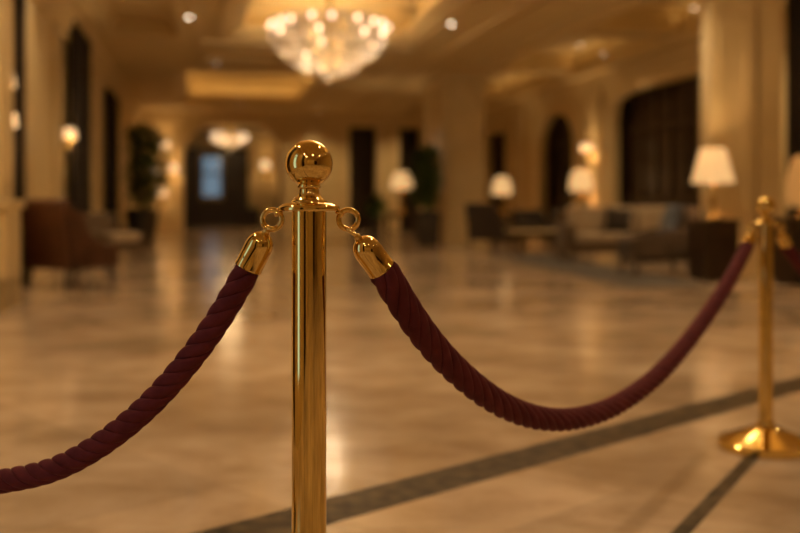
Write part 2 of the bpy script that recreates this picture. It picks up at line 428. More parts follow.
for (t0, t1) in ((TB, -7.0), (3.0, 4.2), (11.4, 12.4), (17.4, 18.4), (23.0, 23.8), (28.6, 29.4), (33.6, TE)):
    box(bm, 6.7, SR, t0, t1, 4.2, ZC)
box(bm, 8.9, SR, TB, TE, 4.05, ZC); box(bm, 6.7, 7.1, TB, TE, 4.25, ZC)
box(bm, 7.1, 8.9, TB, TE, 4.62, 4.7)
struct('ceiling_aisle', bm, 'ceil', 'coffered plaster ceiling over the seating area', 'ceiling')
# coffer mouldings: stepped ledges around each coffer, and ribs
COFF = [(0.5, 4.2, 11.6, 19.4), (-0.65, 3.35, 24.6, 32.2), (-0.65, 4.95, 3.6, 10.2), (-0.65, 4.95, -7.5, 2.0)]
bm = new()
for (s0, s1, t0, t1) in COFF:
    for (w, z0, z1) in ((0.30, 4.28, 4.38), (0.14, 4.20, 4.28)):
        box(bm, s0, s0+w, t0, t1, z0, z1); box(bm, s1-w, s1, t0, t1, z0, z1)
        box(bm, s0+w, s1-w, t0, t0+w, z0, z1); box(bm, s0+w, s1-w, t1-w, t1, z0, z1)
    w = 0.22
    box(bm, s0, s0+w, t0, t1, 4.86, ZC); box(bm, s1-w, s1, t0, t1, 4.86, ZC); box(bm, s0, s1, t0, t0+w, 4.86, ZC); box(bm, s0, s1, t1-w, t1, 4.86, ZC)
struct('trim_7', bm, 'trim', 'stepped cove mouldings around the ceiling coffers', 'trim')
bm = new()      # wall cornices
for (a, b, z0, z1) in ((0.0, 0.26, 3.98, 4.15), (0.0, 0.16, 3.84, 3.98), (0.0, 0.08, 3.70, 3.84)):
    box(bm, SL, SL+b, 0, TE, z0, z1); box(bm, SL, SR, TE-b, TE, z0+0.0, z1)
    box(bm, SR-b, SR, 0, TE, z0-0.1, z1-0.1)
struct('trim_8', bm, 'trim', 'stepped cornice running along the wall tops', 'trim')
bm = new()      # soffit fillets along the pillar beam, panel frames
for s in (4.95, 6.62): box(bm, s, s+0.09, TB, TE, ZB-0.07, ZB)
for s in (0.36, -0.4): box(bm, s, s+0.09, 11.6, 19.4, ZB-0.05, ZB)
for s in (5.25, 6.3): box(bm, s, s+0.06, TB, TE, ZB-0.035, ZB)
for (t0, t1) in ((19.8, 21.7), (22.1, 24.2)):
    for (a, b, c, d) in ((0, 4.3, t0, t0+0.08), (0, 4.3, t1-0.08, t1), (0, 0.08, t0, t1), (4.22, 4.3, t0, t1), (2.1, 2.18, t0, t1)):
        box(bm, a, b, c, d, ZB-0.05, ZB)
struct('trim_9', bm, 'trim', 'thin plaster fillets under the ceiling beams', 'trim')

# baseboards
def baseboard(name, a0, a1, ops, f, d, sg, label):
    bm = new(); cur = a0
    segs = []
    for op in sorted(ops):
        if op[4] == 0: segs.append((cur, op[0]-0.2)); cur = op[1]+0.2
    segs.append((cur, a1))
    for (p, q) in segs:
        for (w, h) in ((0.05, 0.22), (0.03, 0.26)):
            a, b = sorted((d, d+sg*w))
            hexa(bm, [f(p, a, 0), f(q, a, 0), f(q, b, 0), f(p, b, 0), f(p, a, h), f(q, a, h), f(q, b, h), f(p, b, h)])
    struct(name, bm, 'trim', label, 'baseboard')
baseboard('baseboard_left', TB, TE, L_OPS, f_side, SL, 1, 'cream baseboard along the left wall')
baseboard('baseboard_right', TB, TE, R_OPS, f_side, SR, -1, 'cream baseboard along the right side wall')
baseboard('baseboard_back', SL, SR, E_OPS, f_end, TE, -1, 'cream baseboard along the far end wall')

# pillars and pilasters
def pillar(name, s0, s1, t0, t1, label, ztop=4.15, plinth=0.0, flutes=True, m='pillar', cap=True):
    bm = new(); box(bm, s0, s1, t0, t1, 0, ztop)
    e = 0.06
    box(bm, s0-e, s1+e, t0-e, t1+e, 0, 0.3); box(bm, s0-e/2, s1+e/2, t0-e/2, t1+e/2, 0.3, 0.4)
    if plinth:
        box(bm, s0-e, s1+e, t0-e, t1+e, 0, plinth); box(bm, s0-1.6*e, s1+1.6*e, t0-1.6*e, t1+1.6*e, plinth, plinth+0.08)
    if cap:
        for k, (z0, z1) in enumerate(((ztop-0.5, ztop-0.44), (ztop-0.2, ztop-0.12), (ztop-0.12, ztop))):
            q = 0.03+0.025*k
            box(bm, s0-q, s1+q, t0-q, t1+q, z0, z1)
    if flutes:      # raised panel frame on the two visible faces
        w = 0.07; dd = 0.018
        zz0, zz1 = max(plinth+0.2, 0.55), ztop-0.7
        for (a0, a1) in ((s0+0.1, s1-0.1),):
            if a1-a0 > 0.25:
                box(bm, a0, a0+w, t0-dd, t0, zz0, zz1); box(bm, a1-w, a1, t0-dd, t0, zz0, zz1)
                box(bm, a0, a1, t0-dd, t0, zz0, zz0+w); box(bm, a0, a1, t0-dd, t0, zz1-w, zz1)
        for side in ((s0-dd, s0), (s1, s1+dd)):
            a0, a1 = t0+0.1, t1-0.1
            if a1-a0 > 0.25:
                box(bm, *side, a0, a0+w, zz0, zz1); box(bm, *side, a1-w, a1, zz0, zz1)
                box(bm, *side, a0, a1, zz0, zz0+w); box(bm, *side, a0, a1, zz1-w, zz1)
    return struct(name, bm, m, label, 'pillar')
pillar('pillar', 5.72, 6.66, 23.05, 25.4, 'broad marble pillar right of the potted tree by the far lamp')
pillar('pillar', 6.65, 7.29, 12.2, 12.5, 'polished marble pillar behind the biggest table lamp')
pillar('pillar', 7.40, 7.74, 12.3, 12.5, 'narrow cream pilaster beside the dark drape on the right', flutes=False)
pillar('pillar', SL, -1.74, 9.45, 10.02, 'cream pilaster on a tall plinth at the left picture edge', plinth=0.92)
for (t0, t1, lb) in ((13.0, 13.6, 'cream wall pilaster directly behind the leather armchair'), (15.8, 16.4, 'cream wall pilaster left of the wide drape on the left wall'), (20.0, 20.7, 'cream wall pilaster between the two far left drapes'), (22.4, 23.1, 'cream wall pilaster left of the potted palm')):
    pillar('pillar', SL, SL+0.07, t0, t1, lb)
pillar('pillar', 3.5, 4.1, TE-0.2, TE, 'flat pilaster on the end wall right of the arch')
pillar('pillar', SR-0.2, SR, 22.4, 23.1, 'flat pilaster between the two big arches of the right wall')
pillar('pillar', SR-0.2, SR, 28.2, 29.0, 'flat pilaster left of the narrow arch on the right wall')

# ------------------------------------------------------------------ drapes
def drape(label, f, a0, a1, d, z0, z1, group=None):
    bm = new(); n = int((a1-a0)/0.025); rows = []
    for z in (z0, (z0+z1)/2, z1):
        k = 0.75 if z == (z0+z1)/2 else 1
        rows.append([bm.verts.new(f(a0+(a1-a0)*i/n, d+0.06*math.sin(i*0.62)*k+0.02*math.sin(i*0.21+1), z)) for i in range(n+1)])
    for A, B in zip(rows, rows[1:]):
        for i in range(n): bm.faces.new((A[i], A[i+1], B[i+1], B[i]))
    bm.transform(HM)
    o = obj('drape', bm, 'drape', None, smooth=True)
    s = o.modifiers.new('solid', 'SOLIDIFY'); s.thickness = 0.01
    tag(o, label, 'curtain', group)
drape('tall dark drape beside the leather armchair, against the near left pilaster', f_side, 11.85, 12.6, SL+0.13, 0.02, 4.1)
drape('wide dark drape behind the twin-shade wall sconce on the left wall', f_side, 17.05, 19.4, SL+0.13, 0.02, 4.1)
drape('shorter dark drape just left of the potted palm', f_side, 23.6, 26.0, SL+0.13, 0.02, 3.6)
# dark drape to the right of the big lamp's pillar
drape('added dark drape out of view beside the barrier, mirrored in the post', f_side, -2.6, -1.0, SL+0.13, 0.02, 4.1)  # this and the next added unseen, for dark streaks mirrored in the post
drape('added dark drape out of view past the daylight window, mirrored in the post', f_side, 2.6, 4.2, SL+0.13, 0.02, 4.1)
drape('black-brown drape at the right picture edge behind the post', f_end, 7.86, 9.45, 12.35, 0.02, 4.15)

# ------------------------------------------------------------------ stanchions
def make_stanchion(label, loc, rz_rings, scale):
    t = thing('stanchion', label, 'stanchion', loc, 0, 'brass rope barrier posts', scale)
    b = new()
    lathe(b, [(0.0, 0.0), (0.185, 0.0), (0.193, 0.006), (0.194, 0.030), (0.188, 0.038), (0.176, 0.042), (0.12, 0.064), (0.07, 0.084), (0.045, 0.094), (0.0, 0.095)], 64)
    auto_smooth(obj('base', b, 'brass', t), 30)
    b = new(); lathe(b, [(0.0, 0.09), (0.036, 0.09), (0.037, 0.10), (0.036, 0.112), (0.0, 0.112)], 40); auto_smooth(obj('base_collar', b, 'brass', t), 40)
    b = new(); lathe(b, [(0.0, 0.08), (0.0284, 0.08), (0.0284, 0.941), (0.0, 0.941)], 64); auto_smooth(obj('pole', b, 'brass', t), 40)
    b = new()
    lathe(b, [(0.0, 0.9395), (0.044, 0.9395), (0.0495, 0.9405), (0.0508, 0.944), (0.0495, 0.948), (0.046, 0.9497), (0.0445, 0.951), (0.040, 0.9530), (0.030, 0.9545), (0.0, 0.9545)], 64)
    auto_smooth(obj('collar', b, 'brass', t), 50)
    b = new()
    lathe(b, [(0.0, 0.953), (0.030, 0.953), (0.0295, 0.956), (0.025, 0.960), (0.0195, 0.965), (0.0168, 0.971), (0.0165, 0.976), (0.0185, 0.9775), (0.0195, 0.980), (0.0185, 0.9825), (0.017, 0.985), (0.0, 0.985)], 48)
    auto_smooth(obj('neck', b, 'brass', t), 50)
    b = new(); lathe(b, sphere_prof(0.039, 1.0176, 36), 64)
    obj('ball_finial', b, 'brass', t, smooth=True)
    for a in rz_rings:
        R = Matrix.Rotation(a, 4, 'Z')
        b = new()
        m1 = R @ Matrix.Translation((0.0645 if abs(a) < 1 else 0.0605, 0, 0.926)) @ Matrix.Rotation(PI/2, 4, 'X')
        torus(b, 0.0158, 0.0046, m1, 40, 14)
        ring = obj('ring', b, 'brass', t, smooth=True)
        b = new()       # beaded knuckle holding the ring under the rim
        m2 = R @ Matrix.Translation((0.0515, 0, 0.9395)) @ Matrix.Rotation(PI/2, 4, 'Y')
        torus(b, 0.0055, 0.0026, R @ Matrix.Translation((0.0505, 0, 0.9375)), 20, 8)
        for k in range(3):
            q = R @ Vector((0.047+0.0035*k, 0, 0.9425-0.004*k))
            lathe(b, sphere_prof(0.0036, 0, 8), 12, q)
        obj('knuckle', b, 'brass', ring, smooth=True)
    return t
NEAR = Vector((-0.1492, 1.64, 0)); FAR = Vector((1.427, 3.90, 0))
LEFT = Vector((-1.62, 2.14, 0)); RIGHT = Vector((3.35, 5.3, 0))
make_stanchion('sharp foreground brass post with a ball top, holding two velvet ropes', NEAR, (0.0, PI), 1.0)
make_stanchion('blurred brass post on a round base at the right edge', FAR, (PI, 0.0), 0.93)
make_stanchion('brass post out of view to the left, holding the left rope', LEFT, (0.3, PI), 1.0)
make_stanchion('brass post out of view to the right, holding the short far rope', RIGHT, (PI, 0.3), 0.93)

# ------------------------------------------------------------------ ropes
def catmull(P, n):
    out = []
    Q = [P[0]*2-P[1]]+P+[P[-1]*2-P[-2]]
    for i in range(1, len(Q)-2):
        for k in range(n):
            u = k/n
            a, b, c, d = Q[i-1], Q[i], Q[i+1], Q[i+2]
            # centripetal-like blend (uniform)
            out.append(0.5*((2*b)+(c-a)*u+(2*a-5*b+4*c-d)*u*u+(3*b-a-3*c+d)*u**3))
    out.append(P[-1]); return out
def resample(pts, step):
    out = [pts[0]]; acc = 0.0
    for p, q in zip(pts, pts[1:]):
        L = (q-p).length
        while acc+L >= step:
            u = (step-acc)/L; p = p.lerp(q, u); out.append(p); L = (q-p).length; acc = 0.0
        acc += L
    out.append(pts[-1]); return out
def rope_mesh(bm, pts, pitch, R, lobes=4, k=112):
    t0 = (pts[1]-pts[0]).normalized(); nrm = t0.orthogonal().normalized(); arc = 0; rings = []; tot = sum((q-p).length for p, q in zip(pts, pts[1:]))
    for i, p in enumerate(pts):
        t = (pts[min(i+1, len(pts)-1)]-pts[max(i-1, 0)]).normalized()
        nrm = (nrm-t*nrm.dot(t)).normalized(); bi = t.cross(nrm)
        if i: arc += (p-pts[i-1]).length
        ph = -2*PI*arc/pitch
        e = 0.86+0.14*min(1, arc/0.012, max(0, (tot-arc))/0.012)
        ring = []
        for j in range(k):
            u = 2*PI*j/k; a = u-ph      # vertex lines follow the strands
            s = abs(math.sin(u*lobes/2))
            r = R*(0.76+0.24*s**0.34)*e
            ring.append(bm.verts.new(p+(nrm*math.cos(a)+bi*math.sin(a))*r))
        rings.append(ring)
    for A, B in zip(rings, rings[1:]):
        for j in range(k): bm.faces.new((A[j], A[(j+1) % k], B[(j+1) % k], B[j]))
    bm.faces.new(rings[0][::-1]); bm.faces.new(rings[-1])
def cap_at(parent, top, tip, ring_c, sc=1.0):
    """brass end cap: dome at 'top', open end at 'tip', hook reaching up into the ring"""
    ax = (tip-top); Lc = ax.length; ax.normalize()
    q = ax.to_track_quat('Z', 'Y').to_matrix().to_4x4(); mt = Matrix.Translation(top) @ q
    b = new(); R = 0.0236*sc
    prof = [(0.0, 0.0)]+[(R*math.sin(PI/2*i/10), R*1.15*(1-math.cos(PI/2*i/10))) for i in range(1, 11)]
    prof += [(R, Lc-0.004), (R*1.03, Lc-0.003), (R*1.03, Lc), (R*0.9, Lc), (R*0.9, Lc-0.004), (0, Lc-0.004)]
    lathe(b, prof, 48); b.transform(mt)
    c = auto_smooth(obj('end_cap', b, 'brass', parent), 50)
    b = new()       # swivel neck + closed loop hook through the ring
    lathe(b, [(0, -0.008), (0.0045*sc, -0.008), (0.0055*sc, -0.004), (0.0075*sc, 0.001), (0, 0.001)], 20); b.transform(mt)
    base = mt @ Vector((0, 0, -0.006))
    d = (ring_c-base); ln = d.length; d.normalize()
    side = d.cross(Vector((1, 0, 0) if abs(d.x) < 0.8 else (0, 0, 1))).normalized()
    side = Vector((0, 1, 0))-d*d.y; side.normalize()
    pts = []
    hl = max(ln*0.5+0.001, 0.008); c0 = base+d*hl
    for i in range(25):
        a = 2*PI*i/24
        pts.append(c0+d*(hl*math.cos(a))+side*(0.0070*sc*math.sin(a)))
    tube(b, pts, 0.0034*sc, 10)
    obj('hook', b, 'brass', c, smooth=True)
def build_rope(label, pts, capA, capB, hookA, hookB, sa=1.0, sb=1.0, pitch=0.15, R=0.0245, lobes=4):
    r = thing('rope', label, 'velvet rope', pts[len(pts)//2]*1.0, 0, 'burgundy velvet barrier ropes')
    org = r.location.copy()
    P = resample([p-org for p in pts], 0.02)
    for _ in range(14):
        P = P[:2]+[(P[i-1]+P[i]*2+P[i+1])/4 for i in range(2, len(P)-2)]+P[-2:]
    P = catmull(P, 6)
    b = new(); rope_mesh(b, resample(P, 0.003), pitch, R, lobes, 28*lobes)
    obj('cord', b, 'velvet', r, smooth=True)
    cap_at(r, capA[0]-org, capA[1]-org, hookA-org, sa); cap_at(r, capB[0]-org, capB[1]-org, hookB-org, sb)
def ring_pt(base, sc, sgn, drop=0.0150):
    return base+Vector((sgn*0.0625*sc, 0, (0.926-drop)*sc))
def plan_rope(P0, P1, px):
    out = []
    d = P1-P0
    for (x, y) in px:
        k = (x-400)/F
        w = (P0.x-k*P0.y)/(k*d.y-d.x)
        Y = P0.y+d.y*w
        out.append(Vector((P0.x+d.x*w, Y, EYE-(y-HY)/F*Y)))
    return out
# right rope
capA = (at(358.5, 238.5, 1.642), at(381.5, 269, 1.663))
capB = (at(752.2, 234, 3.895), at(747.6, 245.5, 3.88))
mid = plan_rope(Vector((-0.026, 1.662)), Vector((1.352, 3.89)), [(404, 306), (430, 343), (462, 376), (500, 404), (540, 418.5), (580, 418), (620, 403), (660, 373), (695, 332), (725, 288)])
ax = (capA[1]-capA[0]).normalized()
raw = [capA[1]-ax*0.003, capA[1]+ax*0.012]+mid+[capB[1]+(capB[1]-capB[0]).normalized()*0.012, capB[1]+(capB[0]-capB[1]).normalized()*0.003]
build_rope('long burgundy twisted velvet rope sagging between the sharp and blurred posts', catmull(raw, 24), capA, capB, ring_pt(NEAR, 1, 1), ring_pt(FAR, 0.93, -1), 1, 0.98, 0.285, 0.0268, 6)
# left rope
capA = (at(266, 232.5, 1.643), at(248.2, 267.8, 1.650))
PE = LEFT+Vector((0.12, 0.03, 0.835))
mid = plan_rope(Vector((-0.252, 1.652)), Vector((PE.x, PE.y)), [(230.5, 301.5), (213.8, 328.3), (197.6, 349.8), (178, 375), (153.7, 402), (132, 421.5), (112.5, 437.4), (90, 452), (67.5, 465), (45, 474.2), (22.5, 479), (0, 480)])
d = PE-mid[-1]
for (u, z) in ((0.25, 0.385), (0.5, 0.45), (0.75, 0.60)):
    q = mid[-1]+d*u; mid.append(Vector((q.x, q.y, z))) if False else None
L0 = mid[-1].copy()
for (u, z) in ((0.22, 0.392), (0.48, 0.455), (0.74, 0.60)):
    q = L0.lerp(PE, u); mid.append(Vector((q.x, q.y, z)))
capB = (LEFT+Vector((0.075, 0.02, 0.898)), PE)
ax = (capA[1]-capA[0]).normalized(); bx = (capB[1]-capB[0]).normalized()
raw = [capA[1]-ax*0.003, capA[1]+ax*0.012]+mid+[capB[1]+bx*0.012, capB[1]-bx*0.003]
build_rope('burgundy twisted velvet rope swooping down to the left picture edge', catmull(raw, 24), capA, capB, ring_pt(NEAR, 1, -1), LEFT+Vector((0.06, 0.018, 0.911)), 0.98, 0.98, 0.135, 0.0226, 4)
# far right rope
capA = (at(780.2, 234, 3.905), at(786.5, 246.5, 3.93))
PE = RIGHT+Vector((-0.12, -0.03, 0.78))
a3 = capA[1]
mid = []
for (u, z) in ((0.12, 0.60), (0.28, 0.45), (0.5, 0.37), (0.72, 0.45), (0.88, 0.60)):
    q = a3.lerp(PE, u); mid.append(Vector((q.x, q.y, z)))
capB = (RIGHT+Vector((-0.078, -0.01, 0.835)), PE)
ax = (capA[1]-capA[0]).normalized(); bx = (capB[1]-capB[0]).normalized()
raw = [capA[1]-ax*0.003, capA[1]+ax*0.012]+mid+[capB[1]+bx*0.012, capB[1]-bx*0.003]
build_rope('short stretch of dark rope leaving the blurred post to the right', catmull(raw, 24), capA, capB, ring_pt(FAR, 0.93, 1), ring_pt(RIGHT, 0.93, -1), 0.98, 0.98)

# ------------------------------------------------------------------ chandeliers
def make_chandelier(label, loc, rings, prof, drop_n, body_r, chain_top, scale=1.0):
    t = thing('chandelier', label, 'chandelier', loc, 0, 'crystal chandeliers', scale)
    b = new()       # brass tiers and spokes
    for (R, z, n) in rings:
        torus(b, R, 0.014, Matrix.Translation((0, 0, z-0.06)), 48, 8)
        for k in range(6):
            a = k*PI/3; tube(b, [(0, 0, z-0.06), (R*math.cos(a), R*math.sin(a), z-0.06)], 0.008, 6)
    obj('frame', b, 'brass_dull', t, smooth=True)
    b = new(); lathe(b, [(0, 0.15), (0.05, 0.15), (0.07, 0.3), (0.04, 0.5), (0.09, 0.75), (0.05, 1.0), (0.05, chain_top-0.06), (0.16, chain_top-0.05), (0.18, chain_top), (0, chain_top)], 24)
    obj('stem', b, 'brass_dull', t, smooth=True)
    b = new(); lathe(b, sphere_prof(0.05, -0.10, 12), 20); lathe(b, [(0, -0.05), (0.012, -0.05), (0.012, 0.2), (0, 0.2)], 10); obj('finial', b, 'crystal', t, smooth=True)
    b0 = None
    for (R, z, n) in rings:
        for k in range(n):
            a = 2*PI*(k+0.5*(n % 2)+random.uniform(-.25, .25))/n
            if b0 is None:
                b = new(); lathe(b, [(0, -0.06), (0.02, -0.06), (0.02, -0.03)]+sphere_prof(0.036, 0.012, 8, -50, 90), 14)
                b0 = obj('bulb', b, 'bulb', t, smooth=True); o = b0
            else:
                o = b0.copy(); COL.objects.link(o); o.parent = t
            o.location = (R*math.cos(a), R*math.sin(a), z+random.uniform(-.03, .03))
    b = new()
    for _ in range(drop_n):
        u = random.random(); z = prof[0][1]+(prof[-1][1]-prof[0][1])*u
        for (r0, z0), (r1, z1) in zip(prof, prof[1:]):
            if z0 <= z <= z1: R = r0+(r1-r0)*(z-z0)/(z1-z0+1e-9); break
        R *= random.uniform(0.93, 1.0) if random.random() < 0.7 else random.uniform(0.55, 0.93); a = random.uniform(0, 2*PI); w = random.uniform(0.012, 0.022); h = random.uniform(0.035, 0.06)
        c = Vector((R*math.cos(a), R*math.sin(a), z))
        e = [b.verts.new(c+Vector(v)) for v in ((w, 0, 0), (0, w, 0), (-w, 0, 0), (0, -w, 0), (0, 0, h), (0, 0, -h))]
        for i in range(4):
            b.faces.new((e[i], e[(i+1) % 4], e[4])); b.faces.new((e[(i+1) % 4], e[i], e[5]))
    o = obj('crystal_drops', b, 'crystal', t); o['kind'] = 'stuff'
    return t
P_BIG = hall(2.3, 18.1, 3.30)
make_chandelier('large glowing crystal chandelier hanging above the sharp brass post', P_BIG,
    [(1.08, 0.90, 18), (1.06, 0.70, 9), (0.92, 0.50, 5), (0.66, 0.30, 5), (0.40, 0.12, 4)],
    [(0.10, -0.02), (0.45, 0.10), (0.74, 0.28), (0.97, 0.47), (1.04, 0.64), (1.06, 0.82), (1.02, 0.97), (0.88, 1.06)], 4200, 1.1, 1.70)
P_FARC = hall(1.15, 40.5, 3.22)
make_chandelier('small glowing chandelier inside the far arch', P_FARC,
    [(0.66, 0.52, 9), (0.70, 0.34, 8), (0.40, 0.22, 5)],
    [(0.10, 0.05), (0.5, 0.18), (0.78, 0.38), (0.72, 0.6)], 500, 0.7, 0.98)
light('POINT', 'chandelier_light', P_BIG+Vector((0, 0, 0.60)), 90, WARMN, 0.3)
light('POINT', 'chandelier_light', P_BIG+Vector((0, 0, 0.30)), 150, WARMN, 0.2)
P_NEAR = hall(2.3, 6.9, 3.30)  # unseen second chandelier added to light the near floor, rope and brass
make_chandelier('added large crystal chandelier, out of view, lighting the brass posts', P_NEAR,
    [(1.08, 0.90, 18), (1.06, 0.70, 9), (0.92, 0.50, 5), (0.66, 0.30, 5), (0.40, 0.12, 4)],
    [(0.10, -0.02), (0.45, 0.10), (0.74, 0.28), (0.99, 0.47), (1.11, 0.66), (1.14, 0.93), (1.0, 1.16), (0.8, 1.27)], 1500, 1.1, 1.70)
light('POINT', 'chandelier_light', P_NEAR+Vector((0, 0, 0.78)), 330, WARMN, 0.75)
light('POINT', 'chandelier_light', P_FARC+Vector((0, 0, 0.4)), 110, WARMW, 0.4)

# ------------------------------------------------------------------ downlights
b = new(); lathe(b, [(0.047, 0.004), (0.048, -0.006), (0.07, -0.010), (0.075, 0.0), (0.07, 0.004)], 28)
DL0 = thing('downlight', 'x', 'ceiling light', (0, 0, 0))
obj('trim_ring', b, 'brass_dull', DL0, smooth=True)
b = new(); lathe(b, [(0, -0.003), (0.0475, -0.003), (0.0475, 0.004), (0, 0.004)], 24); obj('lens', b, 'downlight', DL0)
first = [True]
DIM = [c for c in DL0.children if c.name.startswith('lens')][0].data.copy(); DIM.materials[0] = M['downlight_dim']
DL_E = 95
def downlight(loc, label, group='recessed ceiling downlights', e=None, dim=False):
    o = DL0 if first[0] else dup(DL0)
    first[0] = False
    if dim:
        for c in o.children:
            if c.name.startswith('lens'): c.data = DIM
    o.location = loc; o['label'] = label; o['group'] = group
    light('SPOT', 'downlight_lamp', Vector(loc)-Vector((0, 0, 0.03)), DL_E if e is None else e, WARMN if group.startswith('ceiling') else WARMW, 0.07, spot=130, blend=0.8)
def on_plane(px, py, z):
    Y = (z-EYE)*F/(HY-py); return at(px, py, Y)
downlight(on_plane(189, 17, ZB), 'bright round downlight left of the large chandelier')
downlight(on_plane(216, 63, ZB), 'dim round downlight above the glowing far coffer', dim=True)
downlight(on_plane(238, 101, ZB), 'faint round downlight just above the far arch', dim=True)
downlight(on_plane(451, 24, ZB), 'round downlight right of the large chandelier')
downlight(on_plane(603, 54, 4.2), 'faint round downlight above the seating, upper-left of the big dark arch', dim=True)
downlight(on_plane(580, 45, 4.2), 'dimmest round downlight of the pair over the seating area', dim=True)
downlight(on_plane(696, 41, 4.2), 'round downlight just left of the big marble pillar, lower of two')
downlight(on_plane(694, 8, 4.2), 'round downlight just left of the big marble pillar, upper of two', dim=True)
downlight(hall(3.9, 33.6, ZB), 'added faint downlight brightening the end wall, right of the arch', e=150, dim=True)  # invented wall washers, this and the next, added to brighten the end wall
downlight(hall(6.9, 33.4, 4.2), 'added faint downlight brightening the end wall, above the tall doorways', e=150, dim=True)
for (s, t) in ((-1.4, 3), (5.8, 2.5), (2.2, 2.8), (5.8, 7), (-1.4, 8), (2.2, 10.9), (5.8, 12), (-1.4, -3), (5.8, -3), (-1.4, 13.5), (8.0, 14.5), (-1.6, -1.2), (-1.6, 5.5), (-0.9, -8.2), (2.6, -8.2), (7.9, -8.2), (1.2, -2.2), (4.0, -1.0)):  # last ones added unseen to brighten the rope and the walls mirrored in brass
    downlight(hall(s, t, ZB if s < 6 else 4.62), 'unseen round downlight in the ceiling above the barrier, several added for light', 'ceiling downlights above the frame')

# cove lighting in the coffers (strip lamps on the ledges, shining up)
for i, (s0, s1, t0, t1) in enumerate(COFF):
    e = 6 if i == 1 else 1.2
    for (s, t, sx, sy) in (((s0+s1)/2, t0+0.2, s1-s0-0.6, 0.08), ((s0+s1)/2, t1-0.2, s1-s0-0.6, 0.08), (s0+0.2, (t0+t1)/2, 0.08, t1-t0-0.6), (s1-0.2, (t0+t1)/2, 0.08, t1-t0-0.6)):
        light('AREA', 'cove_strip', hall(s, t, 4.42), e*max(sx, sy)/4, WARM, sx, sy, rot=(PI, 0, YAW))
for (s, t, sx, sy) in ((7.25, 9, 0.08, 10), (8.75, 9, 0.08, 10), (7.25, 23, 0.08, 16), (8.75, 23, 0.08, 16)):
    light('AREA', 'cove_strip', hall(s, t, 4.40), 1.6*sy/4, WARM, sx, sy, rot=(PI, 0, YAW))

# ------------------------------------------------------------------ sconces
def make_sconce(label, pos, rz, n=2, extra=False, sc=1.0, e=9):
    """pos on the wall, rz: local -y points out of the wall"""
    t = thing('wall_sconce', label, 'wall lamp', pos, rz, 'brass wall sconces', sc)
    b = new(); lathe(b, [(0, -0.22), (0.04, -0.2), (0.055, -0.05), (0.04, 0.1), (0.05, 0.2), (0, 0.24)], 20); obj('backplate', b, 'brass_dull', t, smooth=True)
    xs = [(-0.14, 0.0), (0.14, 0.0)] if n == 2 else [(0.0, 0.0)]
    if extra: xs.append((0.0, 0.42))
    for (x, z) in xs:
        b = new(); tube(b, [(0, -0.03, -0.08+z*0.6), (x*0.5, -0.1, -0.14+z), (x, -0.16, -0.1+z), (x, -0.16, 0.0+z)], 0.011, 8)
        arm = obj('arm', b, 'brass_dull', t, smooth=True)
        b = new(); lathe(b, [(0.085, 0.0), (0.065, 0.15)], 24, (x, -0.16, z)); s = obj('lamp_shade', b, 'sconce', t, smooth=True)
        m = s.modifiers.new('solid', 'SOLIDIFY'); m.thickness = 0.004
        w = Matrix.Translation(pos) @ Matrix.Rotation(rz, 4, 'Z') @ Vector((x*sc, -0.16*sc, (0.07+z)*sc))
        light('POINT', 'sconce_bulb', w, e, WARMW, 0.03)
    return t
RZL = YAW+PI/2      # out of the left wall (towards +s)
RZR = YAW-PI/2
make_sconce('wall sconce at the far left edge by the near pilaster', hall(SL, 11.4, 1.80), RZL, 2, True)  # upper third shade added in place of a reflection in dark glass
make_sconce('twin-shade wall sconce on the left wall above the pale chair', hall(SL, 16.75, 2.02), RZL, 2)
make_sconce('wall sconce on the right wall above the table lamp by the sofa', hall(SR-0.2, 22.75, 2.26), RZR, 2, sc=1.1)
make_sconce('wall sconce beyond the far arch, right of the blue window', hall(2.95, CE, 2.62), YAW, 1, sc=2.5, e=14)
make_sconce('three-light wall sconce beside the potted palm', hall(-1.15, TE, 2.05), YAW, 2, True, sc=1.9, e=9)
make_sconce('lowest wall sconce at the left of the far arch', hall(-1.25, TE, 1.25), YAW, 1, sc=1.8, e=7)

